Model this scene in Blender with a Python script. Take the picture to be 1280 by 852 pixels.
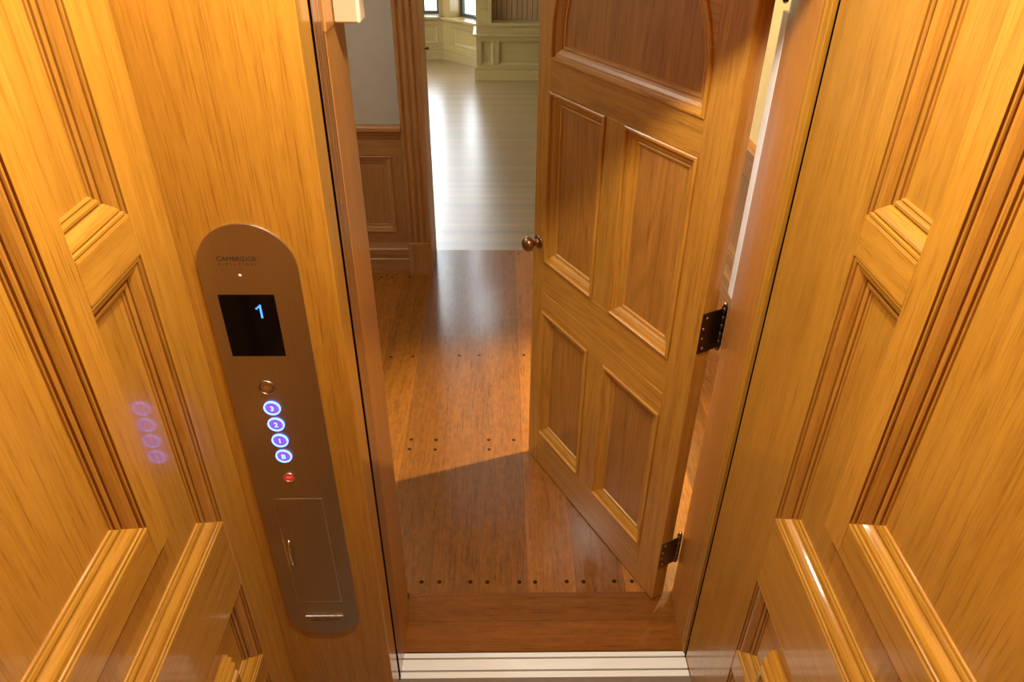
import bpy, bmesh, math, random
from mathutils import Matrix, Vector
random.seed(7)
for o in list(bpy.data.objects):
    bpy.data.objects.remove(o)
S = bpy.context.scene
COL = S.collection

# ------------------------------------------------------------------ camera
def cam_matrix(pitch, yaw, roll):
    p, y, r = (math.radians(v) for v in (pitch, yaw, roll))
    return Matrix.Rotation(y, 3, 'Z') @ Matrix.Rotation(math.pi / 2 - p, 3, 'X') @ Matrix.Rotation(r, 3, 'Z')
cd = bpy.data.cameras.new('camera')
cd.sensor_width = 36.0
cd.lens = 903.0 / 1280.0 * 36.0
cd.clip_start = 0.02
cam = bpy.data.objects.new('camera', cd)
COL.objects.link(cam)
cam.matrix_world = Matrix.Translation((0, 0, 2.0)) @ cam_matrix(33.45, -1.11, 0.52).to_4x4()
S.camera = cam

# ------------------------------------------------------------------ world, lamps, exposure
S.view_settings.view_transform = 'Standard'
S.view_settings.look = 'None'
S.view_settings.gamma = 1.0
S.view_settings.use_curve_mapping = False
S.view_settings.exposure = 0.0
W = bpy.data.worlds.new('sky')
S.world = W
W.use_nodes = True
bg = W.node_tree.nodes['Background']
bg.inputs['Color'].default_value = (0.86, 0.93, 1.0, 1)
bg.inputs['Strength'].default_value = 8.0

def lamp(name, kind, loc, energy, color, size=0.05, target=None, spot=None, blend=0.5, sx=None):
    l = bpy.data.lights.new(name, kind)
    l.energy = energy
    l.color = color
    if kind == 'AREA':
        l.shape = 'RECTANGLE' if sx else 'DISK'
        l.size = size
        if sx: l.size_y = sx
    else:
        l.shadow_soft_size = size
    if kind == 'SPOT':
        l.spot_size = math.radians(spot); l.spot_blend = blend
    o = bpy.data.objects.new(name, l)
    COL.objects.link(o)
    o.location = loc
    t = Vector(target) if target else Vector(loc) - Vector((0, 0, 1))
    o.rotation_euler = (t - Vector(loc)).to_track_quat('-Z', 'Y').to_euler()
    return o
WARM = (1.0, 0.88, 0.68)
for lx, ly, e in ((-0.16, 0.86, 15.5), (0.16, 0.86, 15.5), (0.0, 0.05, 1.6)):
    lamp('car_downlight', 'AREA', (lx, ly, 2.38), e, WARM, 0.06)
lamp('hall_downlight', 'SPOT', (1.2, 2.578, 2.45), 600, (1.0, 0.84, 0.44), 0.02, target=(0.14, 2.24, 0), spot=40, blend=0.8)
lamp('hall_wall_light', 'SPOT', (0.95, 3.35, 2.6), 130, (1.0, 0.78, 0.44), 0.05, target=(1.25, 3.3, 1.1), spot=75, blend=0.6)  # spot added to brighten the cream wall, no fixture there
lamp('hall_lamp', 'POINT', (-1.6, 2.7, 2.4), 30, (1.0, 0.92, 0.80), 0.12)  # fill point added to lift the hall's overall brightness

# ------------------------------------------------------------------ mesh helpers
class MB:
    def __init__(s):
        s.v = []; s.f = []; s.m = []; s.sm = []
    def quad(s, pts, mi=0, smooth=False):
        n = len(s.v); s.v += [tuple(p) for p in pts]
        s.f.append(tuple(range(n, n + len(pts)))); s.m.append(mi); s.sm.append(smooth)
    def box(s, x0, x1, y0, y1, z0, z1, mi=0):
        n = len(s.v)
        s.v += [(x0, y0, z0), (x1, y0, z0), (x1, y1, z0), (x0, y1, z0), (x0, y0, z1), (x1, y0, z1), (x1, y1, z1), (x0, y1, z1)]
        for f in ((3, 2, 1, 0), (4, 5, 6, 7), (0, 1, 5, 4), (1, 2, 6, 5), (2, 3, 7, 6), (3, 0, 4, 7)):
            s.f.append(tuple(n + i for i in f)); s.m.append(mi); s.sm.append(False)
        return s
    def prism(s, poly, fn, d0, d1, mi=0):
        """polygon (a,b) extruded along depth d0..d1; fn(a,b,d)->xyz"""
        n = len(s.v); k = len(poly)
        s.v += [fn(a, b, d0) for a, b in poly] + [fn(a, b, d1) for a, b in poly]
        s.f.append(tuple(range(n, n + k))); s.m.append(mi); s.sm.append(False)
        s.f.append(tuple(range(n + 2 * k - 1, n + k - 1, -1))); s.m.append(mi); s.sm.append(False)
        for i in range(k):
            j = (i + 1) % k
            s.f.append((n + i, n + k + i, n + k + j, n + j)); s.m.append(mi); s.sm.append(False)
        return s
    def lathe(s, prof, o, ax, up, seg=24, mi=0):
        """prof: (radius, distance along ax)"""
        o = Vector(o); ax = Vector(ax).normalized(); up = Vector(up).normalized(); sd = ax.cross(up)
        n = len(s.v); k = len(prof)
        for i in range(seg):
            t = 2 * math.pi * i / seg; d = up * math.cos(t) + sd * math.sin(t)
            for r, h in prof:
                s.v.append(tuple(o + ax * h + d * r))
        for i in range(seg):
            j = (i + 1) % seg
            for q in range(k - 1):
                s.f.append((n + i * k + q, n + j * k + q, n + j * k + q + 1, n + i * k + q + 1)); s.m.append(mi); s.sm.append(True)
        return s
    def tube(s, pts, r, seg=10, mi=0):
        pts = [Vector(p) for p in pts]; n = len(s.v); k = len(pts)
        for i, p in enumerate(pts):
            t = (pts[min(i + 1, k - 1)] - pts[max(i - 1, 0)]).normalized()
            a = t.orthogonal().normalized() if abs(t.x) < .9 else t.cross(Vector((0, 0, 1))).normalized()
            a = (Vector((1, 0, 0)) - t * t.x).normalized() if abs(t.x) < .9 else a
            b = t.cross(a)
            for q in range(seg):
                c = 2 * math.pi * q / seg
                s.v.append(tuple(p + a * r * math.cos(c) + b * r * math.sin(c)))
        for i in range(k - 1):
            for q in range(seg):
                w = (q + 1) % seg
                s.f.append((n + i * seg + q, n + i * seg + w, n + (i + 1) * seg + w, n + (i + 1) * seg + q)); s.m.append(mi); s.sm.append(True)
        s.f.append(tuple(range(n + seg - 1, n - 1, -1))); s.m.append(mi); s.sm.append(False)
        s.f.append(tuple(range(n + (k - 1) * seg, n + k * seg))); s.m.append(mi); s.sm.append(False)
        return s
    def sweep(s, path, prof, fn, closed=False, side=1, mats=None):
        """moulding: each profile point (inset, depth) offsets the path to one side with mitred corners"""
        k = len(path); P = [Vector(p) for p in path]
        def nrm(i):
            d = (P[(i + 1) % k] - P[i]).normalized(); return Vector((-d.y, d.x)) * side
        offs = []
        for i in range(k):
            if closed or 0 < i < k - 1:
                a = nrm((i - 1) % k); b = nrm(i); m = (a + b); m = m / max(1e-6, 1 + a.dot(b))
            else:
                m = nrm(0) if i == 0 else nrm(k - 2)
            offs.append(m)
        n = len(s.v); q = len(prof)
        for i in range(k):
            for w, d in prof:
                p = P[i] + offs[i] * w; s.v.append(fn(p.x, p.y, d))
        for i in range(k if closed else k - 1):
            j = (i + 1) % k
            dd = P[j] - P[i]
            mi = 0 if abs(dd.y) >= abs(dd.x) else 1
            if mats is not None: mi = mats
            for c in range(q - 1):
                s.f.append((n + i * q + c, n + j * q + c, n + j * q + c + 1, n + i * q + c + 1)); s.m.append(mi); s.sm.append(False)
        return s
    def build(s, name, mats, parent=None, bevel=0, loc=None):
        me = bpy.data.meshes.new(name)
        me.from_pydata(s.v, [], s.f)
        for m in (mats if isinstance(mats, (list, tuple)) else [mats]): me.materials.append(m)
        for p, mi, sm in zip(me.polygons, s.m, s.sm):
            p.material_index = min(mi, len(me.materials) - 1); p.use_smooth = sm
        bm = bmesh.new(); bm.from_mesh(me)
        bmesh.ops.recalc_face_normals(bm, faces=bm.faces)
        bm.to_mesh(me); bm.free()
        o = bpy.data.objects.new(name, me)
        COL.objects.link(o)
        if parent: o.parent = parent
        if loc: o.location = loc
        if bevel:
            b = o.modifiers.new('bevel', 'BEVEL'); b.width = bevel; b.segments = 2; b.limit_method = 'ANGLE'; b.angle_limit = math.radians(40)
        return o

def empty(name, loc=(0, 0, 0), rz=0):
    o = bpy.data.objects.new(name, None); COL.objects.link(o)
    o.location = loc; o.rotation_euler = (0, 0, rz); o.empty_display_size = .05
    return o
def tag(o, label, cat, group=None):
    o['label'] = label; o['category'] = cat
    if group: o['group'] = group
    return o
def struct(o, label=None, cat=None):
    o['kind'] = 'structure'
    if label: tag(o, label, cat)
    return o

# ------------------------------------------------------------------ materials
def mat(name):
    m = bpy.data.materials.new(name); m.use_nodes = True
    nt = m.node_tree; b = nt.nodes['Principled BSDF']
    return m, nt, b
class NT:
    def __init__(s, nt): s.nt = nt
    def n(s, t, **k):
        o = s.nt.nodes.new(t)
        for a, v in k.items(): setattr(o, a, v)
        return o
    def l(s, a, b): s.nt.links.new(a, b)
    def val(s, x, inp):
        if hasattr(x, 'is_linked') or hasattr(x, 'links'): s.l(x, inp)
        else: inp.default_value = x
    def math(s, op, a, b=None, c=None):
        o = s.n('ShaderNodeMath', operation=op)
        s.val(a, o.inputs[0])
        if b is not None: s.val(b, o.inputs[1])
        if c is not None: s.val(c, o.inputs[2])
        return o.outputs[0]
    def mapping(s, vec, scale):
        o = s.n('ShaderNodeMapping'); s.l(vec, o.inputs['Vector']); o.inputs['Scale'].default_value = scale
        return o.outputs[0]
    def noise(s, vec, scale=1, detail=3, rough=.5, dist=0):
        o = s.n('ShaderNodeTexNoise'); s.l(vec, o.inputs['Vector'])
        o.inputs['Scale'].default_value = scale; o.inputs['Detail'].default_value = detail
        o.inputs['Roughness'].default_value = rough; o.inputs['Distortion'].default_value = dist
        return o.outputs['Fac']
    def ramp(s, fac, lo, hi):
        o = s.n('ShaderNodeMapRange'); o.inputs['From Min'].default_value = lo; o.inputs['From Max'].default_value = hi
        s.l(fac, o.inputs['Value']); return o.outputs[0]
    def mix(s, fac, a, b, blend='MIX'):
        o = s.n('ShaderNodeMix', data_type='RGBA', blend_type=blend)
        s.val(fac, o.inputs['Factor'])
        for x, i in ((a, o.inputs[6]), (b, o.inputs[7])):
            if isinstance(x, tuple): i.default_value = (*x, 1)
            else: s.l(x, i)
        return o.outputs[2]

def wood(name, axis, light, dark, rough=.32, coat=.6, coat_r=.08, ring=.38, pore=.55, scale=1.0, planks=None, spec=.5, var=.15, fleck_w=.3):
    """oak with grain along an axis of the object's own space; planks=(axis index, width, offset, gap) tints boards"""
    m, nt, b = mat(name); N = NT(nt)
    tc = N.n('ShaderNodeTexCoord').outputs['Object']
    rnd = N.n('ShaderNodeObjectInfo').outputs['Random']
    gap = None
    if planks:
        sep = N.n('ShaderNodeSeparateXYZ'); N.l(tc, sep.inputs[0])
        c = N.math('DIVIDE', N.math('SUBTRACT', sep.outputs[planks[0]], planks[2]), planks[1])
        idx = N.math('FLOOR', c); fr = N.math('FRACT', c)
        wn = N.n('ShaderNodeTexWhiteNoise', noise_dimensions='1D'); N.l(idx, wn.inputs['W'])
        rnd = wn.outputs['Value']
        e = N.math('MINIMUM', fr, N.math('SUBTRACT', 1.0, fr))
        gap = N.math('LESS_THAN', e, planks[3] / planks[1] / 2)
    off = N.n('ShaderNodeCombineXYZ')
    for i, f in enumerate((7.3, 11.9, 5.7)): N.l(N.math('MULTIPLY', rnd, f), off.inputs[i])
    va = N.n('ShaderNodeVectorMath', operation='ADD'); N.l(tc, va.inputs[0]); N.l(off.outputs[0], va.inputs[1])
    v = va.outputs[0]
    def sc(al, ac):
        r = [ac * scale] * 3; r['xyz'.index(axis)] = al * scale; return tuple(r)
    tone = N.noise(N.mapping(v, sc(1.6, 38)), 1, 3, .6)
    field = N.noise(N.mapping(v, sc(.55, 5.5)), 1, 1.5, .4, .1)
    rings = N.math('SINE', N.math('MULTIPLY', field, 110.0))
    rings = N.ramp(rings, .0, 1.0)
    streak = N.noise(N.mapping(v, sc(7, 260)), 1, 3, .65)
    pores = N.ramp(streak, .52, .68)
    fine = N.noise(N.mapping(v, sc(22, 420)), 1, 2, .6)
    fleck = N.noise(N.mapping(v, sc(26, 70)), 1, 2, .5, .6)
    f = N.math('MULTIPLY', N.ramp(tone, .3, .72), .38)
    f = N.math('ADD', f, N.math('MULTIPLY', rings, .28 * ring))
    f = N.math('ADD', f, N.math('MULTIPLY', pores, pore))
    f = N.math('ADD', f, N.math('MULTIPLY', N.math('SUBTRACT', fine, .5), .5))
    f = N.math('ADD', f, N.math('MULTIPLY', N.math('SUBTRACT', fleck, .5), fleck_w))
    o = N.n('ShaderNodeClamp'); N.l(f, o.inputs[0]); f = o.outputs[0]
    col = N.mix(f, light, dark)
    hs = N.n('ShaderNodeHueSaturation'); N.l(col, hs.inputs['Color'])
    N.l(N.math('ADD', 1 - var / 2, N.math('MULTIPLY', rnd, var)), hs.inputs['Value'])
    col = hs.outputs[0]
    if gap is not None:
        col = N.mix(gap, col, tuple(x * .3 for x in dark))
    N.l(col, b.inputs['Base Color'])
    b.inputs['Roughness'].default_value = rough
    b.inputs['Specular IOR Level'].default_value = spec
    b.inputs['Coat Weight'].default_value = coat
    b.inputs['Coat Roughness'].default_value = coat_r
    bp = N.n('ShaderNodeBump'); bp.inputs['Strength'].default_value = .12; bp.inputs['Distance'].default_value = .001
    N.l(N.math('SUBTRACT', 1.0, streak), bp.inputs['Height']); N.l(bp.outputs[0], b.inputs['Normal'])
    return m
def plain(name, col, rough=.5, metal=0, coat=0, emit=None, es=0, bump=0, spec=.5):
    m, nt, b = mat(name); N = NT(nt)
    tc = N.n('ShaderNodeTexCoord').outputs['Object']
    nz = N.noise(tc, 14, 4, .6)
    c = N.mix(N.ramp(nz, .3, .7), tuple(x * .95 for x in col), tuple(min(1, x * 1.04) for x in col))
    N.l(c, b.inputs['Base Color'])
    b.inputs['Roughness'].default_value = rough; b.inputs['Metallic'].default_value = metal
    b.inputs['Coat Weight'].default_value = coat; b.inputs['Specular IOR Level'].default_value = spec
    if emit:
        b.inputs['Emission Color'].default_value = (*emit, 1); b.inputs['Emission Strength'].default_value = es
    if bump:
        bp = N.n('ShaderNodeBump'); bp.inputs['Strength'].default_value = bump; bp.inputs['Distance'].default_value = .002
        N.l(N.noise(tc, 160, 3), bp.inputs['Height']); N.l(bp.outputs[0], b.inputs['Normal'])
    return m
def brushed(name, col, axis='x', rough=.32):
    m, nt, b = mat(name); N = NT(nt)
    tc = N.n('ShaderNodeTexCoord').outputs['Object']
    s = [900, 900, 900]; s['xyz'.index(axis)] = 6
    nz = N.noise(N.mapping(tc, tuple(s)), 1, 2)
    N.l(N.mix(nz, tuple(x * .9 for x in col), tuple(min(1, x * 1.1) for x in col)), b.inputs['Base Color'])
    b.inputs['Metallic'].default_value = 1; b.inputs['Roughness'].default_value = rough
    bp = N.n('ShaderNodeBump'); bp.inputs['Strength'].default_value = .05; bp.inputs['Distance'].default_value = .0005
    N.l(nz, bp.inputs['Height']); N.l(bp.outputs[0], b.inputs['Normal'])
    return m

OL, OD = (.495, .240, .028), (.275, .108, .008)
oakZ = wood('golden_oak_upright', 'z', OL, OD)
oakY = wood('golden_oak_lengthwise', 'y', OL, OD)
oakX = wood('golden_oak_crosswise', 'x', OL, OD)
mldZ = wood('golden_oak_moulding', 'z', (.44, .196, .026), (.23, .083, .007))
DL, DD = (.58, .272, .036), (.31, .118, .013)
dorZ = wood('door_oak_upright', 'z', DL, DD, ring=.8)
dorX = wood('door_oak_crosswise', 'x', DL, DD, ring=.8)
dorP = wood('door_oak_panel', 'z', (.46, .198, .034), (.24, .088, .012), ring=.9)
jamZ = wood('jamb_oak_upright', 'z', (.53, .23, .050), (.31, .115, .020), pore=.35, coat=.5)
stopZ = wood('stop_oak_upright', 'z', (.27, .108, .032), (.135, .048, .012), pore=.35, coat=.8, coat_r=.06)
halZ = wood('hall_oak_upright', 'z', (.46, .235, .085), (.25, .115, .035), ring=.6, coat=.1)
halX = wood('hall_oak_crosswise', 'x', (.46, .235, .085), (.25, .115, .035), ring=.6, coat=.1)
halY = wood('hall_oak_lengthwise', 'y', (.46, .21, .06), (.25, .10, .025), ring=.6, coat=0, spec=.1, rough=.5)
halR = wood('hall_oak_side_upright', 'z', (.46, .21, .06), (.25, .10, .025), ring=.6, coat=0, spec=.1, rough=.5)
PL, PD = (.42, .295, .10), (.29, .185, .055)
palZ = wood('pale_oak_upright', 'z', PL, PD, ring=.3, pore=.25)
palX = wood('pale_oak_crosswise', 'x', PL, PD, ring=.3, pore=.25)
flHall = wood('dark_plank_floor', 'y', (.33, .118, .012), (.125, .037, .004), rough=.35, coat=1.0, coat_r=.16, spec=.2, ring=.15, pore=.6, planks=(0, .1615, .089, .0007), var=.75, fleck_w=1.1)
flSill = wood('dark_plank_border', 'x', (.26, .086, .010), (.10, .029, .004), rough=.35, coat=.5, coat_r=.12, spec=.2, ring=.4, pore=.5, planks=(1, .1075, 1.3125, .001), var=.35, fleck_w=.6)
flFar = wood('pale_strip_floor', 'x', (.29, .175, .068), (.155, .090, .034), rough=.28, coat=1.0, coat_r=.3, spec=.9, ring=.2, pore=.3, planks=(1, .057, 4.05, .0008), var=.45)
beadZ = wood('beadboard_oak', 'z', (.40, .235, .095), (.25, .13, .045), ring=.2, pore=.3, planks=(0, .055, .01, .007), var=.1)
pegM = plain('dark_peg_wood', (.022, .010, .006), .6, spec=.1)
alu = brushed('aluminium', (.97, .96, .92), 'x', .5); alu.node_tree.nodes['Principled BSDF'].inputs['Metallic'].default_value = .1
grooveM = plain('groove_shadow_metal', (.28, .22, .16), .5, metal=.8)
steel = brushed('brushed_steel', (.44, .365, .285), 'z', .36)
chrome = plain('polished_steel', (.85, .80, .72), .15, metal=1)
bronze = plain('dark_bronze', (.085, .055, .028), .32, metal=.9)
bronze2 = plain('worn_bronze', (.25, .165, .08), .38, metal=.9)
brass = plain('bright_brass', (.80, .55, .25), .2, metal=1)
knobM = plain('antique_brass', (.36, .20, .095), .33, metal=1)
black = plain('dark_gap', (.004, .003, .003), 1.0, spec=0)  # flat black in place of the shade inside the running gap
screenM = plain('screen_glass', (.003, .002, .003), .1, spec=.15)
ink = plain('engraved_ink', (.035, .018, .010), .6)
redInk = plain('red_ink', (.35, .012, .01), .5)
blueE = plain('blue_led', (.02, .08, .6), .3, emit=(.03, .17, 1.0), es=4.0)
ringE = plain('blue_ring_led', (.05, .12, .7), .3, emit=(.10, .22, 1.0), es=6)
numE = plain('pale_blue_led', (.2, .5, .8), .3, emit=(.22, .62, 1.0), es=2.2)
capB = plain('violet_button_face', (.16, .10, .42), .25, emit=(.13, .045, .80), es=1.7)
redE = plain('red_button_face', (.62, .02, .015), .28, emit=(1.0, .03, .02), es=.35)
whiteInk = plain('pale_ink', (.85, .45, .38), .5)
creamBox = plain('cream_plastic', (.74, .60, .40), .5)
wallPaint = plain('grey_cream_paint', (.50, .48, .42), .75, bump=.05)
yellowPaint = plain('cream_paint', (.86, .60, .22), .7, bump=.05)
ceilPaint = plain('ceiling_paint', (.80, .78, .72), .8)
carFloor = plain('stone_tile', (.22, .17, .12), .35, bump=.1)
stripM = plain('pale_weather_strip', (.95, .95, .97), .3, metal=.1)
winFrame = plain('dark_window_metal', (.05, .06, .055), .4)
brickM = plain('terracotta_sill', (.55, .33, .24), .6)
grassM = plain('lawn_green', (.30, .42, .16), .9, bump=.4)
hedgeM = plain('hedge_green', (.10, .20, .05), .9, bump=.6)
gm, gnt, gb = mat('window_glass')
gb.inputs['Transmission Weight'].default_value = 1; gb.inputs['Roughness'].default_value = 0; gb.inputs['IOR'].default_value = 1.0; gb.inputs['Base Color'].default_value = (.97, 1, .98, 1)
_N = NT(gnt); _tr = _N.n('ShaderNodeBsdfTransparent'); _gl = _N.n('ShaderNodeBsdfGlossy'); _gl.inputs['Roughness'].default_value = .02
_mx = _N.n('ShaderNodeMixShader'); _mx.inputs[0].default_value = .05
_N.l(_tr.outputs[0], _mx.inputs[1]); _N.l(_gl.outputs[0], _mx.inputs[2]); _N.l(_mx.outputs[0], gnt.nodes['Material Output'].inputs[0])

OGEE = [(0, 0), (0, -.0035), (.002, -.005), (.006, -.005), (.008, -.003), (.0085, .001), (.0105, .0015), (.014, .0015), (.019, .003), (.024, .0065), (.029, .0105), (.033, .0125),
        (.0335, .016), (.036, .0145), (.040, .0145), (.043, .0165), (.0445, .021)]
STEP = [(0, 0), (.0005, .0050), (.0025, .0055), (.0028, .0018), (.0065, .0018), (.0075, .0035), (.0080, .0080), (.0100, .0080), (.0104, .0042), (.0140, .0048), (.0190, .0072), (.0235, .0110), (.0265, .0140),
        (.0270, .0200), (.0295, .0200), (.0300, .0150), (.0345, .0146), (.0380, .0160), (.0385, .0205), (.0405, .0205), (.0410, .0178), (.0435, .0185), (.0445, .021)]
def wprof(w, d):
    return [(a / .0445 * w, b / .021 * d) for a, b in STEP]
def prof(w, d):
    return [(a / .0445 * w, (b / .021 * d if b > 0 else b)) for a, b in OGEE]

# ================================================================== ELEVATOR CAR
RD = .025          # recess depth
def side_wall(name, sgn, yfront, label):
    root = struct(empty(name, (sgn * .56, .4, 0)), label, 'wall')
    ox, oy = sgn * .56, .4
    fn = lambda y, z, d: (sgn * .56 + sgn * d - ox, y - oy, z)
    def part(nm, y0, y1, z0, z1, m, d0=0, d1=.045, bev=.0026):
        b = MB(); a, c = fn(y0, z0, d0), fn(y1, z1, d1)
        b.box(min(a[0], c[0]), max(a[0], c[0]), a[1], c[1], z0, z1)
        return b.build(nm, m, root, bev)
    YB = -.30; ZT = 2.40
    # recessed fields behind everything
    part('panel', .84, 1.04, 1.52, ZT, oakZ, RD, .045, 0)
    part('panel', .84, 1.04, .87, 1.52, oakZ, RD, .045, 0)
    part('panel', YB, .84, .87, 1.08, oakZ, RD, .045, 0)
    part('panel', YB, .82, 1.09, ZT, oakZ, RD, .045, 0)
    part('panel', YB, 1.04, .43, .72, oakY, RD, .045, 0)
    part('panel', YB, 1.04, .06, .40, oakY, RD, .045, 0)
    # frame
    part('stile', 1.022, yfront, 0, ZT, oakZ)
    part('stile', .800, .860, 1.048, ZT, oakZ)
    part('rail', YB, .800, 1.048, 1.118, oakY)
    part('rail', .860, 1.022, 1.488, 1.555, oakY)
    part('rail', YB, 1.022, .70, .890, oakY)
    part('rail', YB, 1.022, .375, .443, oakY)
    part('rail', YB, 1.022, 0, .10, oakY)
    P = wprof(.047, RD)
    def mould(path, side):
        return MB().sweep(path, P, fn, False, side).build('moulding', [mldZ, oakY], root)
    mould([(.8605, 1.555), (1.022, 1.555), (1.022, ZT)], 1)
    mould([(.8605, 1.488), (1.022, 1.488), (1.022, .890), (YB, .890)], -1)
    mould([(YB, 1.118), (.800, 1.118), (.800, ZT)], 1)
    mould([(YB, .70), (1.022, .70), (1.022, .443), (YB, .443)], -1)
    mould([(YB, .375), (1.022, .375), (1.022, .10), (YB, .10)], -1)
    # small raised field panel standing in the low recess
    P2 = [(0, RD), (0, .012), (.003, .010), (.003, .004), (.006, .002), (.010, .002), (.010, -.004), (.013, -.006), (.020, -.007), (.022, -.012), (.025, -.014), (.033, -.014), (.034, -.010), (.040, -.008)]
    b = MB(); b.sweep([(YB, .495), (.908, .495), (.908, .614), (YB, .614)], P2, fn, False, 1)
    b.build('raised_moulding', [oakZ, oakY], root)
    part('raised_panel', YB, .870, .533, .576, oakY, -.008, .02, 0)
    return root
side_wall('wall_left', -1, 1.14, 'golden oak panelled car wall next to the control panel')
side_wall('wall_right', 1, 1.292, 'golden oak panelled car wall beside the door hinges')

# front return with header
root = struct(empty('wall_front', (-.43, 1.14, 0)), 'plain oak front return board carrying the steel control panel', 'wall')
ox, oy = -.43, 1.14
MB().box(-.605 - ox, -.295 - ox, 0, .076, 0, 2.40).build('return_board', oakZ, root, .002)
MB().box(-.295 - ox, .56 - ox, 0, .08, 2.08, 2.40).build('header', oakX, root, .002)
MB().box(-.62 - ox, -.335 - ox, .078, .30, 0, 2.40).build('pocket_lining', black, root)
o = struct(MB().box(-.62, .62, -.34, -.30, 0, 2.4).build('wall_rear', oakZ))
o = struct(MB().box(-.62, .62, -.34, 1.30, 2.40, 2.44).build('ceiling', oakX))
o = struct(MB().box(-.62, .62, -.34, 1.2285, -.04, -.001).build('floor', carFloor))

# aluminium sill
sill = tag(empty('sill_plate', (.1, 1.27, 0)), 'bright aluminium door sill strip with two dark grooves across the doorway', 'sill')
sill['kind'] = 'thing'
def sbox(nm, y0, y1, z1, m):
    MB().box(-.335 - .1, .5585 - .1, y0 - 1.27, y1 - 1.27, -.03, z1).build(nm, m, sill, .0008 if m is alu else 0)
sbox('landing_strip', 1.2945, 1.3095, .001, alu)
sbox('groove', 1.2885, 1.2945, -.006, grooveM)
sbox('centre_strip', 1.2545, 1.2885, .001, alu)
sbox('groove', 1.2485, 1.2545, -.006, grooveM)
sbox('car_strip', 1.2290, 1.2485, .001, alu)

# unseen black shaft walls, added to stop stray light reaching the running gap
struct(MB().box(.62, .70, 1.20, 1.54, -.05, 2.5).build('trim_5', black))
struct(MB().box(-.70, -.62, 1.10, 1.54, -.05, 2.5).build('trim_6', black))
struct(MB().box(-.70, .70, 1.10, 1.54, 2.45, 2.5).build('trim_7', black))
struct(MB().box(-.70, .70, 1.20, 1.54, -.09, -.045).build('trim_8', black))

# ------------------------------------------------------------------ landing door frame
lj = struct(empty('trim_1', (-.293, 1.30, 0)), 'oak door jamb on the latch side beside the control panel', 'door jamb')
ox, oy = -.293, 1.30
MB().box(-.335 - ox, -.2945 - ox, 1.224 - oy, 1.2302 - oy, .002, 2.05).build('slot', black, lj)  # black plate over the stop's edge, painted in for the slot's shade
b = MB().box(-.335 - ox, -.2935 - ox, 1.231 - oy, 1.262 - oy, .002, 2.05).box(-.335 - ox, -.2935 - ox, 1.2635 - oy, 1.281 - oy, .002, 2.05).box(-.335 - ox, -.2935 - ox, 1.2825 - oy, 1.300 - oy, .002, 2.05)
b.build('door_stop', stopZ, lj, .001)
MB().box(-.335 - ox, -.298 - ox, 1.24 - oy, 1.306 - oy, .0, 2.05).build('backing', stopZ, lj)
MB().box(-.335 - ox, -.293 - ox, 1.3006 - oy, 1.462 - oy, 0, 2.05).build('jamb_face', jamZ, lj, .001)
MB().box(-.40 - ox, -.306 - ox, 1.462 - oy, 1.535 - oy, 0, 2.09).build('rabbet', jamZ, lj, .002)

rj = struct(empty('trim_2', (.58, 1.4, 0)), 'oak door jamb on the hinge side with a moulded edge', 'door jamb')
ox, oy = .58, 1.4
MB().box(.61 - ox, .62 - ox, 1.26 - oy, 1.34 - oy, 0, 2.05).box(.563 - ox, .62 - ox, 1.3035 - oy, 1.3045 - oy, 0, 2.05).build('slot', black, rj)  # black plates that put the hinge-side gap's shade into colour
b = MB()
pr = [(.62, 1.3045), (.5545, 1.3045), (.5535, 1.306), (.5535, 1.320), (.5545, 1.3225), (.5570, 1.3235), (.5570, 1.326), (.5545, 1.328), (.5530, 1.331), (.5530, 1.340), (.5545, 1.344), (.62, 1.344)]
b.prism([(x - ox, y - oy) for x, y in pr], lambda a, c, d: (a, c, d), .0, 2.05)
b.build('edge_moulding', oakZ, rj)
MB().box(.555 - ox, .62 - ox, 1.3445 - oy, 1.496 - oy, 0, 2.05).build('jamb_face', jamZ, rj, .002)
MB().box(.572 - ox, .66 - ox, 1.4965 - oy, 1.545 - oy, 0, 2.09).build('rabbet', jamZ, rj, .002)
MB().box(.5548 - ox, .5722 - ox, 1.4968 - oy, 1.528 - oy, 1.13, 1.765).build('weather_strip', stripM, rj, .001)  # white bar added where the jamb carries a bright reflection
hd = struct(MB().box(-.335, .62, 1.235, 1.535, 2.05, 2.12).build('trim_3', jamZ))

# cream lock box on the latch jamb
lb = tag(empty('door_lock', (-.27, 1.395, 1.763)), 'cream interlock box mounted high on the oak latch jamb', 'lock')
MB().box(-.020, .026, -.025, .028, 0, .19).build('housing', creamBox, lb, .004)
MB().box(-.019, .020, -.0275, -.0245, .003, .19).build('cover', plain('tan_cover', (.52, .33, .19), .5), lb, .001)  # tan front plate: shade on the box front put into its colour
MB().box(-.0235, -.0205, -.095, .030, -.001, .19).build('mounting_plate', jamZ, lb, .001)

# ------------------------------------------------------------------ panelled swing door
UX, UY = -.46897331, .88321234
ang = math.atan2(UY, UX)
door = struct(empty('door_1', (.492, 1.494, .004), ang), 'golden oak panelled door standing open into the hall with arched upper panel', 'door')
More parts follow.
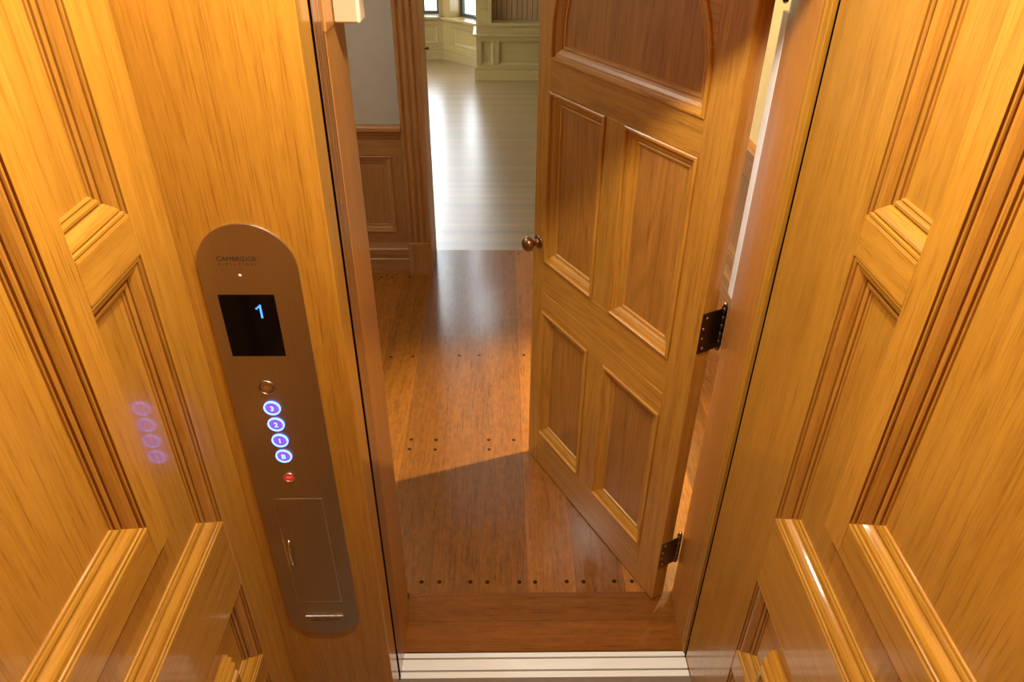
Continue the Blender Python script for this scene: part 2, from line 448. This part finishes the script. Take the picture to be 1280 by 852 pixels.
# local space: x along the width from the hinge edge, -y away from the camera, so depth d -> y = -d
DH = 2.03
dfn = lambda a, z, d: (a, -d, z)
def dpart(nm, a0, a1, z0, z1, m, d0=0, d1=.045, bev=.0015):
    return MB().box(a0, a1, -d1, -d0, z0, z1).build(nm, m, door, bev)
U0, U1, U2, U3, U4, U5 = 0, .095, .370, .457, .737, .808
ZB, ZL1, ZL2, ZT1, ZA = .160, .705, .894, 1.447, 1.533
dpart('stile', U0, U1, 0, DH, dorZ)
dpart('stile', U4, U5, 0, DH, dorZ)
dpart('bottom_rail', U1, U4, 0, ZB, dorX)
dpart('mullion', U2, U3, ZB, ZL1, dorZ)
dpart('mullion', U2, U3, ZL2, ZT1, dorZ)
dpart('lock_rail', U1, U4, ZL1, .778, dorX)
dpart('lock_rail', U1, U4, .780, .842, dorX, .0015)
dpart('lock_rail', U1, U4, .844, ZL2, dorX)
dpart('upper_rail', U1, U4, ZT1, ZA, dorX)
uc, ur, zs = (U1 + U4) / 2, (U4 - U1) / 2, 1.605
arc = [(uc + ur * math.cos(t), zs + ur * math.sin(t)) for t in [math.pi * i / 32 for i in range(33)]]
b = MB()
for i in range(32):
    (a0, z0), (a1, z1) = arc[i], arc[i + 1]
    b.prism([(a0, z0), (a0, DH), (a1, DH), (a1, z1)], dfn, 0, .045)
b.build('arched_rail', dorX, door)
wells = [(U1, U2, ZB, ZL1), (U3, U4, ZB, ZL1), (U1, U2, ZL2, ZT1), (U3, U4, ZL2, ZT1)]
DPROF = [(0, 0), (0, -.004), (.003, -.006), (.008, -.006), (.0105, -.003), (.011, .002), (.014, .003), (.020, .0045), (.027, .009), (.0325, .0135), (.033, .016), (.036, .0145), (.041, .0155), (.044, .020)]
for a0, a1, z0, z1 in wells:
    dpart('panel', a0 - .005, a1 + .005, z0 - .005, z1 + .005, dorP, .020, .034, 0)
    MB().sweep([(a0, z0), (a1, z0), (a1, z1), (a0, z1)], DPROF, dfn, True, 1).build('moulding', [dorZ, dorX], door)
b = MB(); ap = [(U1, ZA)] + [(U4, ZA)] + arc[::1]
path = [(U4, ZA)] + arc + [(U1, ZA)]
b.sweep(path, DPROF, dfn, True, 1, mats=None)
b.build('arched_moulding', [dorZ, dorX], door)
b = MB(); b.prism(path, dfn, .020, .034); b.build('arched_panel', dorP, door)
# knob
kx, kz = .776, .951
kn = MB().lathe([(0, .0), (.021, 0), (.0215, .002), (.019, .004), (.012, .005), (.010, .008), (.0085, .014), (.0085, .022), (.012, .0255), (.019, .028), (.0245, .034), (.026, .041), (.0245, .048), (.019, .0545), (.010, .058), (0, .059)], (0, 0, 0), (0, 1, 0), (0, 0, 1), 28)
rose = MB().lathe([(0, 0), (.0235, 0), (.0235, .002), (.021, .0045), (.014, .0055), (.0, .0056)], (0, 0, 0), (0, 1, 0), (0, 0, 1), 28)
k = kn.build('door_knob', knobM, door, loc=(kx, .0005, kz))
r = rose.build('rose', knobM, k)
# hinges: pin at the hall corner of the hinge edge
def hinge(z0, z1, mt):
    h = MB()
    px, py = .002, -.074
    L = z1 - z0
    prf = [(0, -.012), (.004, -.011), (.0062, -.007), (.004, -.003), (.0065, -.001), (.0065, 0)]
    for i in range(5):
        s0, s1 = L * i / 5, L * (i + 1) / 5
        prf += [(.0065, s0 + .0006), (.0078, s0 + .0008), (.0078, s1 - .0008), (.0065, s1 - .0006)]
    prf += [(.0065, L), (.0065, L + .001), (.004, L + .003), (.0062, L + .007), (.004, L + .011), (0, L + .012)]
    h.lathe(prf, (px, py, z0), (0, 0, 1), (1, 0, 0), 16)
    hn = h.build('hinge', mt, door)
    MB().box(-.0025, .0005, -.066, -.002, z0, z1).build('leaf', mt, hn, .0005)
    # jamb leaf lies in world yz; bring it to door space
    w2l = Matrix.Rotation(-ang, 4, 'Z') @ Matrix.Translation((-.492, -1.494, 0))
    lb2 = MB()
    c = [w2l @ Vector(p) for p in ((.5685, 1.499, z0), (.5715, 1.499, z0), (.5715, 1.534, z0), (.5685, 1.534, z0), (.5685, 1.499, z1), (.5715, 1.499, z1), (.5715, 1.534, z1), (.5685, 1.534, z1))]
    lb2.v = [tuple(p) for p in c]
    for f in ((3, 2, 1, 0), (4, 5, 6, 7), (0, 1, 5, 4), (1, 2, 6, 5), (2, 3, 7, 6), (3, 0, 4, 7)):
        lb2.f.append(f); lb2.m.append(0); lb2.sm.append(False)
    lb2.build('leaf', mt, hn)
    for i, (yy, zz) in enumerate(((-.012, .88), (-.006, .62), (-.006, .38), (-.012, .12))):
        MB().lathe([(0, .0016), (.0028, .0012), (.0034, 0)], (-.0025, yy - .004, z0 + L * zz), (-1, 0, 0), (0, 0, 1), 10).build('screw', chrome, hn)
    for zz, nm in ((z0 - .007, 'finial'), (z1 + .007, 'finial')):
        MB().lathe([(0, -.006), (.004, -.0045), (.006, 0), (.004, .0045), (0, .006)], (px, py, zz), (0, 0, 1), (1, 0, 0), 14).build(nm, brass, hn)
hinge(.968, 1.085, bronze)
hinge(.150, .262, bronze2)
hinge(1.785, 1.90, bronze)

# ------------------------------------------------------------------ control panel
CX, CZ = -.444, .355
cop = tag(empty('control_panel', (CX, 1.14, CZ)), 'tall brushed steel elevator control panel with rounded ends on the oak return', 'control panel')
cfn = lambda a, z, d: (a - CX, -d, z - CZ)
xl, xr, zb, zt, rr = -.532, -.356, .355, 1.488, .088
poly = [(xl + rr + rr * math.cos(t), zt - rr + rr * math.sin(t)) for t in [math.pi * i / 28 for i in range(29)]]
rb = .075
poly += [(xl + rb - rb * math.cos(t), zb + rb - rb * math.sin(t)) for t in [math.pi / 2 * i / 14 for i in range(15)]]
poly += [(xr - rb + rb * math.sin(t), zb + rb - rb * math.cos(t)) for t in [math.pi / 2 * i / 14 for i in range(15)]]
MB().prism(poly, cfn, 0, .004).build('faceplate', steel, cop, .001)
def cbox(nm, x0, x1, z0, z1, d0, d1, m, parent=cop, bev=0):
    return MB().box(x0 - CX, x1 - CX, -d1, -d0, z0 - CZ, z1 - CZ).build(nm, m, parent, bev)
scr = cbox('display_screen', -.508, -.407, 1.216, 1.350, .002, .0046, screenM, bev=.0004)
# dot matrix figure 1
b = MB()
rows = ["..#", ".##", "#.#", "..#", "..#", "..#", "..#", "..#", "..#"]
dot = .0031
for r_, row in enumerate(rows):
    for c_, ch in enumerate(row):
        if ch == '#':
            x = -.4435 + c_ * dot * 1.15; z = 1.3275 - r_ * dot
            b.box(x - dot * .5 - CX, x + dot * .58 - CX, -.0050, -.0044, z - dot * .5 - CZ, z + dot * .5 - CZ)
b.build('display_figure', blueE, scr)
def text(s, x, z, h, m, nm, parent, width=None, d=.0042, bold=0):
    cu = bpy.data.curves.new('lettering', 'FONT'); cu.body = s; cu.size = h * 1.4; cu.align_x = 'CENTER'; cu.align_y = 'CENTER'; cu.extrude = .0002; cu.offset = bold
    to = bpy.data.objects.new('lettering', cu); COL.objects.link(to)
    dg = bpy.context.evaluated_depsgraph_get(); me = bpy.data.meshes.new_from_object(to.evaluated_get(dg))
    bpy.data.objects.remove(to)
    xs = [v.co.x for v in me.vertices]; ys = [v.co.y for v in me.vertices]
    w = max(xs) - min(xs); hh = max(ys) - min(ys); mx = (max(xs) + min(xs)) / 2; my = (max(ys) + min(ys)) / 2
    fx = (width / w) if width else h / hh
    for v in me.vertices:
        v.co = ((v.co.x - mx) * fx + x - CX, -d - v.co.z, (v.co.y - my) * h / hh + z - CZ)
    me.materials.clear(); me.materials.append(m)
    o = bpy.data.objects.new(nm, me); COL.objects.link(o); o.parent = parent
    return o
text('CAMBRIDGE', -.460, 1.4220, .0088, ink, 'lettering', cop, .069)
sub = 'ELEV TINGS'
for i, ch in enumerate(sub):
    x = -.491 + i * .0069
    if ch != ' ': text(ch, x, 1.4115, .0045, ink, 'lettering', cop)
MB().prism([(-.491 + 4 * .0069 - .0036, 1.4090), (-.491 + 4 * .0069 + .0036, 1.4090), (-.491 + 4 * .0069, 1.4150)], cfn, .0040, .0044).build('logo_triangle', redInk, cop)
MB().lathe([(0, .0006), (.0022, .0006), (.0030, 0)], cfn(-.460, 1.389, .0042), (0, -1, 0), (0, 0, 1), 14).build('indicator_light', alu, cop)
def ring(r0, r1, h):
    return [(r0, 0), (r0, h * .8), (r0 + (r1 - r0) * .3, h), (r1 - (r1 - r0) * .3, h), (r1, h * .7), (r1, 0)]
def button(nm, x, z, r, rm, fm, glyph=None, gm_=None, gh=.010, gw=None):
    f = MB().lathe([(0, .0022), (r * .6, .0022), (r * .78, .0018), (r * .80, 0)], cfn(x, z, .004), (0, -1, 0), (0, 0, 1), 32).build(nm, fm, cop)
    MB().lathe(ring(r * .86, r, .0030), cfn(x, z, .004), (0, -1, 0), (0, 0, 1), 36).build('button_ring', rm, f)
    if glyph: text(glyph, x, z, gh, gm_, 'numeral', f, gw, .0064, .00025)
    return f
alarm = button('alarm_button', -.457, 1.142, .0165, steel, steel)
b = MB()  # little bell outline
bell = [(-.0052, -.0035), (-.0040, -.0020), (-.0036, .0020), (-.0018, .0050), (.0018, .0050), (.0036, .0020), (.0040, -.0020), (.0052, -.0035)]
bi = [(.55 * a, .55 * c) for a, c in bell]
bo = [(-.457 + a, 1.142 + c) for a, c in bell]; bn = [(-.457 + a, 1.142 + c) for a, c in bi]
for i in range(len(bell)):
    j = (i + 1) % len(bell); b.prism([bo[i], bo[j], bn[j], bn[i]], cfn, .0060, .0066)
b.build('bell_symbol', brass, alarm)
for zz, g in ((1.090, '3'), (1.048, '2'), (1.005, '1'), (.962, 'B')):
    bt = button('call_button', -.4555 + (1.09 - zz) * .016, zz, .0168, ringE, capB, g, numE, .0115)
sb = button('stop_button', -.452, .902, .0125, chrome, redE, 'STOP', whiteInk, .0034, .011)
ad = cbox('service_door', -.4965, -.3925, .484, .8365, .003, .0046, steel, bev=.0003)
gl = MB()
for x0, x1, z0, z1 in ((-.4978, -.3912, .8365, .8378), (-.4978, -.3912, .4827, .484), (-.4978, -.4966, .484, .8365), (-.3924, -.3912, .484, .8365)):
    gl.box(x0 - CX, x1 - CX, -.0044, -.003, z0 - CZ, z1 - CZ)
gl.build('door_seam', chrome, ad)
hp = [(-.485 + .0, 1, 0)]
pts = []
for i in range(13):
    t = i / 12; pts.append(cfn(-.485, .704 - .085 * t, .004 + .013 * math.sin(math.pi * t) ** .7))
MB().tube(pts, .0026, 10).build('pull_handle', chrome, ad)
cbox('plate_ledge', -.487, -.393, .4275, .4310, .004, .0075, chrome, bev=.0006)
cp = cbox('capacity_plate', -.485, -.392, .385, .4265, .004, .0050, steel)
text('1000lbs. CAPACITY', -.4385, .4120, .0062, ink, 'lettering', cp, .074, .0052)

# ================================================================== HALL
fl = struct(empty('floor_hall', (0, 2.5, 0)))
MB().box(-2.6, 1.29, 1.5265 - 2.5, 4.05 - 2.5, -.04, 0).build('planks', flHall, fl, loc=(0, 0, 0))
for o in [c for c in COL.objects if c.parent == fl]: pass
MB().box(-.30, .62, 1.3125, 1.5265, -.04, 0).build('border_boards', flSill, fl, loc=(0, -2.5, 0))
pegs = [(-.264, 1.571), (-.205, 1.571), (-.101, 1.57), (-.045, 1.569), (.062, 1.568), (.115, 1.568), (.221, 1.569), (.277, 1.568), (.38, 1.569), (.439, 1.568), (-.371, 2.286), (-.268, 2.283), (-.372, 2.227), (-.267, 2.224), (-.049, 2.282), (.055, 2.281), (-.046, 2.223), (-.529, 2.888), (-.425, 2.891), (-.2, 2.9), (-.103, 2.903), (.115, 2.903), (.058, 3.999), (.112, 3.999), (-.686, 3.701), (-.626, 3.7), (-.524, 3.7)]
pm = MB().lathe([(0, .0006), (.0070, .0006), (.0074, 0)], (0, 0, 0), (0, 0, 1), (1, 0, 0), 14).build('floor_peg', pegM, fl)
pm.location = (pegs[0][0], pegs[0][1] - 2.5, 0)
for x, y in pegs[1:]:
    c = pm.copy(); COL.objects.link(c); c.parent = fl; c.location = (x, y - 2.5, 0)

def wainscot(root, fn, a0, a1, panels, mz, mh):
    """panelling along a (0..len) with fn(a,z,d), d>0 into the wall"""
    def bx(nm, p0, p1, z0, z1, d0, d1, m, bev=.0015):
        q = [fn(p0, z0, d0), fn(p1, z1, d1)]
        lo = [min(q[0][i], q[1][i]) for i in range(3)]; hi = [max(q[0][i], q[1][i]) for i in range(3)]
        return MB().box(lo[0], hi[0], lo[1], hi[1], lo[2], hi[2]).build(nm, m, root, bev)
    bx('panel_field', a0, a1, .19, .82, -.003, -.0005, mz, 0)
    bx('rail', a0, a1, .19, .257, -.018, -.001, mh)
    bx('rail', a0, a1, .695, .79, -.018, -.001, mh)
    edges = [a0] + [v for p in panels for v in p] + [a1]
    for i in range(0, len(edges), 2):
        if edges[i + 1] - edges[i] > .01: bx('stile', edges[i], edges[i + 1], .257, .695, -.018, -.001, mz)
    for p0, p1 in panels:
        MB().sweep([(p0, .257), (p1, .257), (p1, .695), (p0, .695)], [(w, d - .018) for w, d in prof(.044, .015)], fn, True, 1).build('moulding', [mz, mh], root)
    b = MB()
    pr = [(0, .79), (-.020, .79), (-.024, .795), (-.024, .806), (-.030, .812), (-.030, .824), (-.040, .830), (-.050, .836), (-.050, .853), (-.044, .860), (0, .860)]
    k = len(pr)
    for i in range(k - 1):
        b.quad([fn(a0, pr[i][1], pr[i][0]), fn(a1, pr[i][1], pr[i][0]), fn(a1, pr[i + 1][1], pr[i + 1][0]), fn(a0, pr[i + 1][1], pr[i + 1][0])])
    for e in (a0, a1): b.quad([fn(e, z, d) for d, z in pr])
    b.build('chair_rail', mh, root)
    b = MB()
    pr = [(0, 0), (-.032, 0), (-.032, .09), (-.028, .094), (-.028, .118), (-.035, .122), (-.035, .152), (-.028, .160), (-.024, .172), (-.020, .19), (0, .19)]
    k = len(pr)
    for i in range(k - 1):
        b.quad([fn(a0, pr[i][1], pr[i][0]), fn(a1, pr[i][1], pr[i][0]), fn(a1, pr[i + 1][1], pr[i + 1][0]), fn(a0, pr[i + 1][1], pr[i + 1][0])])
    for e in (a0, a1): b.quad([fn(e, z, d) for d, z in pr])
    b.build('baseboard', mh, root)

HZ = 2.75
wb = struct(empty('wall_hall_rear', (-1.5, 3.78, 0)), 'grey cream hall wall with oak panelled wainscot', 'wall')
ox, oy = -1.5, 3.78
MB().box(-2.6 - ox, -.40 - ox, 0, .27, 0, HZ).build('plaster', wallPaint, wb)
wainscot(wb, lambda a, z, d: (a - ox, d, z), -2.6, -.518, [(-2.45, -1.95), (-1.86, -1.30), (-1.21, -.582)], halZ, halX)
# header over the wide opening
struct(MB().box(-.40, 1.29, 3.78, 4.05, 2.45, HZ).build('wall_hall_header', wallPaint))
# casing of the wide opening
cs = struct(empty('trim_4', (-.455, 3.76, 0)), 'fluted oak casing with plinth block at the wide opening', 'door casing')
ox, oy = -.455, 3.76
b = MB()
cp_ = [(-.518, 3.78), (-.518, 3.745), (-.512, 3.738), (-.500, 3.738), (-.494, 3.746), (-.486, 3.748), (-.478, 3.742), (-.470, 3.738), (-.462, 3.742), (-.457, 3.748), (-.449, 3.748), (-.444, 3.742), (-.436, 3.738), (-.428, 3.742), (-.423, 3.748), (-.416, 3.746), (-.411, 3.738), (-.400, 3.738), (-.395, 3.744), (-.395, 3.78)]
b.prism([(x - ox, y - oy) for x, y in cp_], lambda a, c, d: (a, c, d), .195, 2.55); b.build('fluted_casing', halZ, cs)
pp = [(-.522, 3.78), (-.522, 3.735), (-.500, 3.727), (-.410, 3.727), (-.392, 3.740), (-.392, 3.78)]
MB().prism([(x - ox, y - oy) for x, y in pp], lambda a, c, d: (a, c, d), 0, .195).build('plinth_block', halZ, cs)
MB().box(-.42 - ox, -.3935 - ox, 3.7805 - oy, 4.06 - oy, 0, 2.45).build('opening_jamb', halZ, cs)
MB().lathe([(0, 0), (.004, 0), (.004, .01), (.008, .013), (.008, .02), (0, .023)], (-.3935 - ox, 4.0 - oy, 1.19), (1, 0, 0), (0, 0, 1), 14).build('latch_knob', bronze, cs)

wr = struct(empty('wall_hall_right', (1.25, 2.6, 0)), 'cream hall wall with oak wainscot seen through the hinge gap', 'wall')
MB().box(0, .04, 1.535 - 2.6, 4.05 - 2.6, 0, HZ).build('plaster', yellowPaint, wr)
wainscot(wr, lambda a, z, d: (d, a - 2.6, z), 1.54, 3.78, [(1.75, 2.35), (2.44, 3.04), (3.13, 3.68)], halR, halY)
struct(MB().box(-2.6, -.40, 1.31, 1.535, 0, HZ).build('wall_hall_front', wallPaint))
struct(MB().box(.66, 1.25, 1.31, 1.535, 0, HZ).build('wall_hall_front_right', wallPaint))
struct(MB().box(-.40, .66, 1.31, 1.535, 2.12, HZ).build('wall_hall_above_door', wallPaint))
struct(MB().box(-2.64, -2.6, 1.31, 4.05, 0, HZ).build('wall_hall_left', wallPaint))
struct(MB().box(-2.64, 1.29, 1.31, 4.05, HZ, HZ + .04).build('ceiling_hall', ceilPaint))

# ================================================================== FAR ROOM
FZ = 4.4
struct(MB().box(-2.6, 3.6, 4.05, 10.0, -.04, 0).build('floor_parlour', flFar))
struct(MB().box(-2.64, 3.64, 4.05, 10.0, FZ, FZ + .04).build('ceiling_parlour', ceilPaint))
struct(MB().box(1.29, 3.64, 4.01, 4.05, 0, FZ).build('wall_parlour_near', wallPaint))
struct(MB().box(-2.6, 1.29, 4.01, 4.05, HZ, FZ).build('wall_parlour_above', wallPaint))
struct(MB().box(3.6, 3.64, 4.05, 8.9, 0, FZ).build('wall_parlour_right', wallPaint))
struct(MB().box(-2.64, -2.6, 4.05, 8.2, 0, .5).box(-2.64, -2.6, 4.05, 8.2, 2.9, FZ).box(-2.64, -2.6, 4.05, 4.8, .5, 2.9).box(-2.64, -2.6, 6.3, 6.7, .5, 2.9).box(-2.64, -2.6, 7.9, 8.4, .5, 2.9).build('wall_parlour_left', wallPaint))  # openings cut in this unseen wall to let extra daylight in

for n_, (y0, y1) in enumerate(((4.8, 6.3), (6.7, 7.9))):  # unseen side windows, added to bring daylight onto the bookcase
    w = struct(empty('window_%d' % (n_ + 4), (-2.62, y0, .5)), None, None)
    L = y1 - y0
    b = MB().box(-.02, .02, 0, .04, 0, 2.4).box(-.02, .02, L - .04, L, 0, 2.4).box(-.02, .02, .04, L - .04, 0, .04).box(-.02, .02, .04, L - .04, 2.36, 2.4)
    b.box(-.015, .015, L / 2 - .015, L / 2 + .015, .04, 2.36)
    b.build('window_frame', winFrame, w, .002)
    MB().box(-.003, .003, .04, L - .04, .04, 2.36).build('pane', gm, w)

def bay(name, wname, p0, p1, w0, w1, label, wlabel, z0=.485, z1=4.05, munt=(2, 4), th=.24):
    """bay wall from p0 to p1 (inner face on the room side) with one window between w0 and w1 along it"""
    p0 = Vector((*p0, 0)); p1 = Vector((*p1, 0)); L = (p1 - p0).length
    d = (p1 - p0).normalized()
    a = math.atan2(d.y, d.x)
    r = struct(empty(name, p0, a), label, 'wall')
    # local: x along, +y outwards
    MB().box(0, w0, 0, th, 0, FZ).build('pier', palZ, r)
    MB().box(w1, L, 0, th, 0, FZ).build('pier', palZ, r)
    MB().box(w0, w1, 0, th, 0, z0 - .03).build('apron', palX, r)
    MB().box(w0, w1, 0, th, z1, FZ).build('lintel', palX, r)
    MB().box(0, L, -.030, .0, 0, .115).build('baseboard', palX, r, .004)
    MB().box(0, L, -.016, .0, .115, .145).build('baseboard_cap', palX, r, .004)
    MB().box(0, L, -.012, .0, .145, .185).build('rail', palX, r, .002)
    MB().box(0, L, -.012, .0, .40, .445).build('rail', palX, r, .002)
    MB().box(0, w0 + .06, -.012, 0, .185, .40).build('stile', palZ, r, .002)
    MB().box(w1 - .02, L, -.012, 0, .185, .40).build('stile', palZ, r, .002)
    fn = lambda q, z, dd: (q, dd, z)
    MB().sweep([(w0 + .06, .185), (w1 - .02, .185), (w1 - .02, .40), (w0 + .06, .40)], [(w, e - .012) for w, e in prof(.035, .011)], fn, True, 1).build('moulding', [palZ, palX], r)
    MB().box(-.01, L + .01, -.045, th * .55, z0 - .03, z0).build('window_stool', palX, r, .004)
    MB().box(w0, w1, th * .55, th + .06, z0 - .03, z0 - .004).build('outer_sill', brickM, r)
    wv = struct(empty(wname, p0 + Vector((0, 0, z0)), a), wlabel, 'window')
    b = MB(); y0, y1 = th - .07, th - .03; f = .035; H = z1 - z0
    b.box(w0, w0 + f, y0, y1, 0, H).box(w1 - f, w1, y0, y1, 0, H).box(w0 + f, w1 - f, y0, y1, 0, f).box(w0 + f, w1 - f, y0, y1, H - f, H)
    b.build('window_frame', winFrame, wv, .002)
    b = MB()
    nx, nz = munt
    for i in range(1, nx): 
        x = w0 + (w1 - w0) * i / nx; b.box(x - .009, x + .009, y0 + .01, y1 - .01, f, H - f)
    for i in range(1, nz):
        z = H * i / nz; b.box(w0 + f, w1 - f, y0 + .012, y1 - .012, z - .009, z + .009)
    b.build('muntin', winFrame, wv)
    MB().box(w0 + f, w1 - f, y0 + .018, y0 + .022, f, H - f).build('pane', gm, wv)
    MB().box(w0 + (w1 - w0) * .35, w0 + (w1 - w0) * .65, y0 - .02, y0, .012, .030).build('window_latch', winFrame, wv, .003)
    return r
bay('wall_bay_rear', 'window_1', (-1.72, 9.26), (-.675, 9.26), .05, 1.0, 'oak panelled bay wall under the far window', 'far bay window with dark frame looking onto bright garden', munt=(5, 5))
bay('wall_bay_right', 'window_2', (-.675, 9.26), (.10, 8.50), .13, .80, 'slanted oak panelled bay wall beside the bookcase', 'slanted bay window with dark frame beside the bookcase', munt=(2, 5))
bay('wall_bay_left', 'window_3', (-2.62, 8.36), (-1.72, 9.26), .12, .95, None, None, munt=(2, 5))

bk = tag(empty('bookcase', (1.0, 8.24, 0)), 'pale oak built-in bookcase with panelled base at the far end of the bright room', 'bookcase')
ox, oy = 1.0, 8.24
def bb(nm, x0, x1, y0, y1, z0, z1, m, bev=.003):
    return MB().box(x0 - ox, x1 - ox, y0 - oy, y1 - oy, z0, z1).build(nm, m, bk, bev)
XE = 2.4
bb('carcass', -.255, XE, 8.262, 8.62, 0, .46, palX, 0)
bb('plinth', -.278, XE, 8.225, 8.27, 0, .110, palX, .004)
bb('plinth_cap', -.272, XE, 8.232, 8.27, .110, .130, palX, .004)
bb('base_rail', -.255, XE, 8.24, 8.262, .130, .157, palX)
bb('base_rail', -.255, XE, 8.24, 8.262, .412, .455, palX)
for x0, x1 in ((-.255, -.207), (-.070, -.016), (.55, .61), (1.18, 1.24), (XE - .06, XE)):
    bb('base_stile', x0, x1, 8.24, 8.262, .157, .412, palZ)
for x0, x1 in ((-.207, -.070), (-.016, .55), (.61, 1.18), (1.24, XE - .06)):
    MB().sweep([(x0 - ox, .157), (x1 - ox, .157), (x1 - ox, .412), (x0 - ox, .412)], prof(.03, .021), lambda a, z, d: (a, d, z), True, 1).build('moulding', [palZ, palX], bk)
bb('counter', -.290, XE, 8.205, 8.64, .458, .484, palX, .006)
bb('step_rail', -.250, XE, 8.245, 8.64, .484, .552, palX)
bb('step_ledge', -.225, XE, 8.232, 8.64, .552, .590, palX, .008)
bb('pilaster', -.255, -.085, 8.25, 8.62, .484, 2.5, palZ)
bb('pilaster_base', -.205, -.125, 8.240, 8.25, .712, .730, palX, .003)
bb('pilaster_panel', -.190, -.140, 8.244, 8.25, .745, 2.4, palZ, .002)
bb('back_board', -.085, XE, 8.44, 8.62, .59, 2.5, beadZ, 0)
bb('crown', -.29, XE, 8.20, 8.64, 2.5, 2.62, palX, .01)
struct(MB().box(.08, 3.64, 8.62, 8.72, 0, FZ).build('wall_parlour_rear', palZ))

struct(MB().box(-30, 30, 9.9, 60, -.9, -.6).build('ground_lawn', grassM))
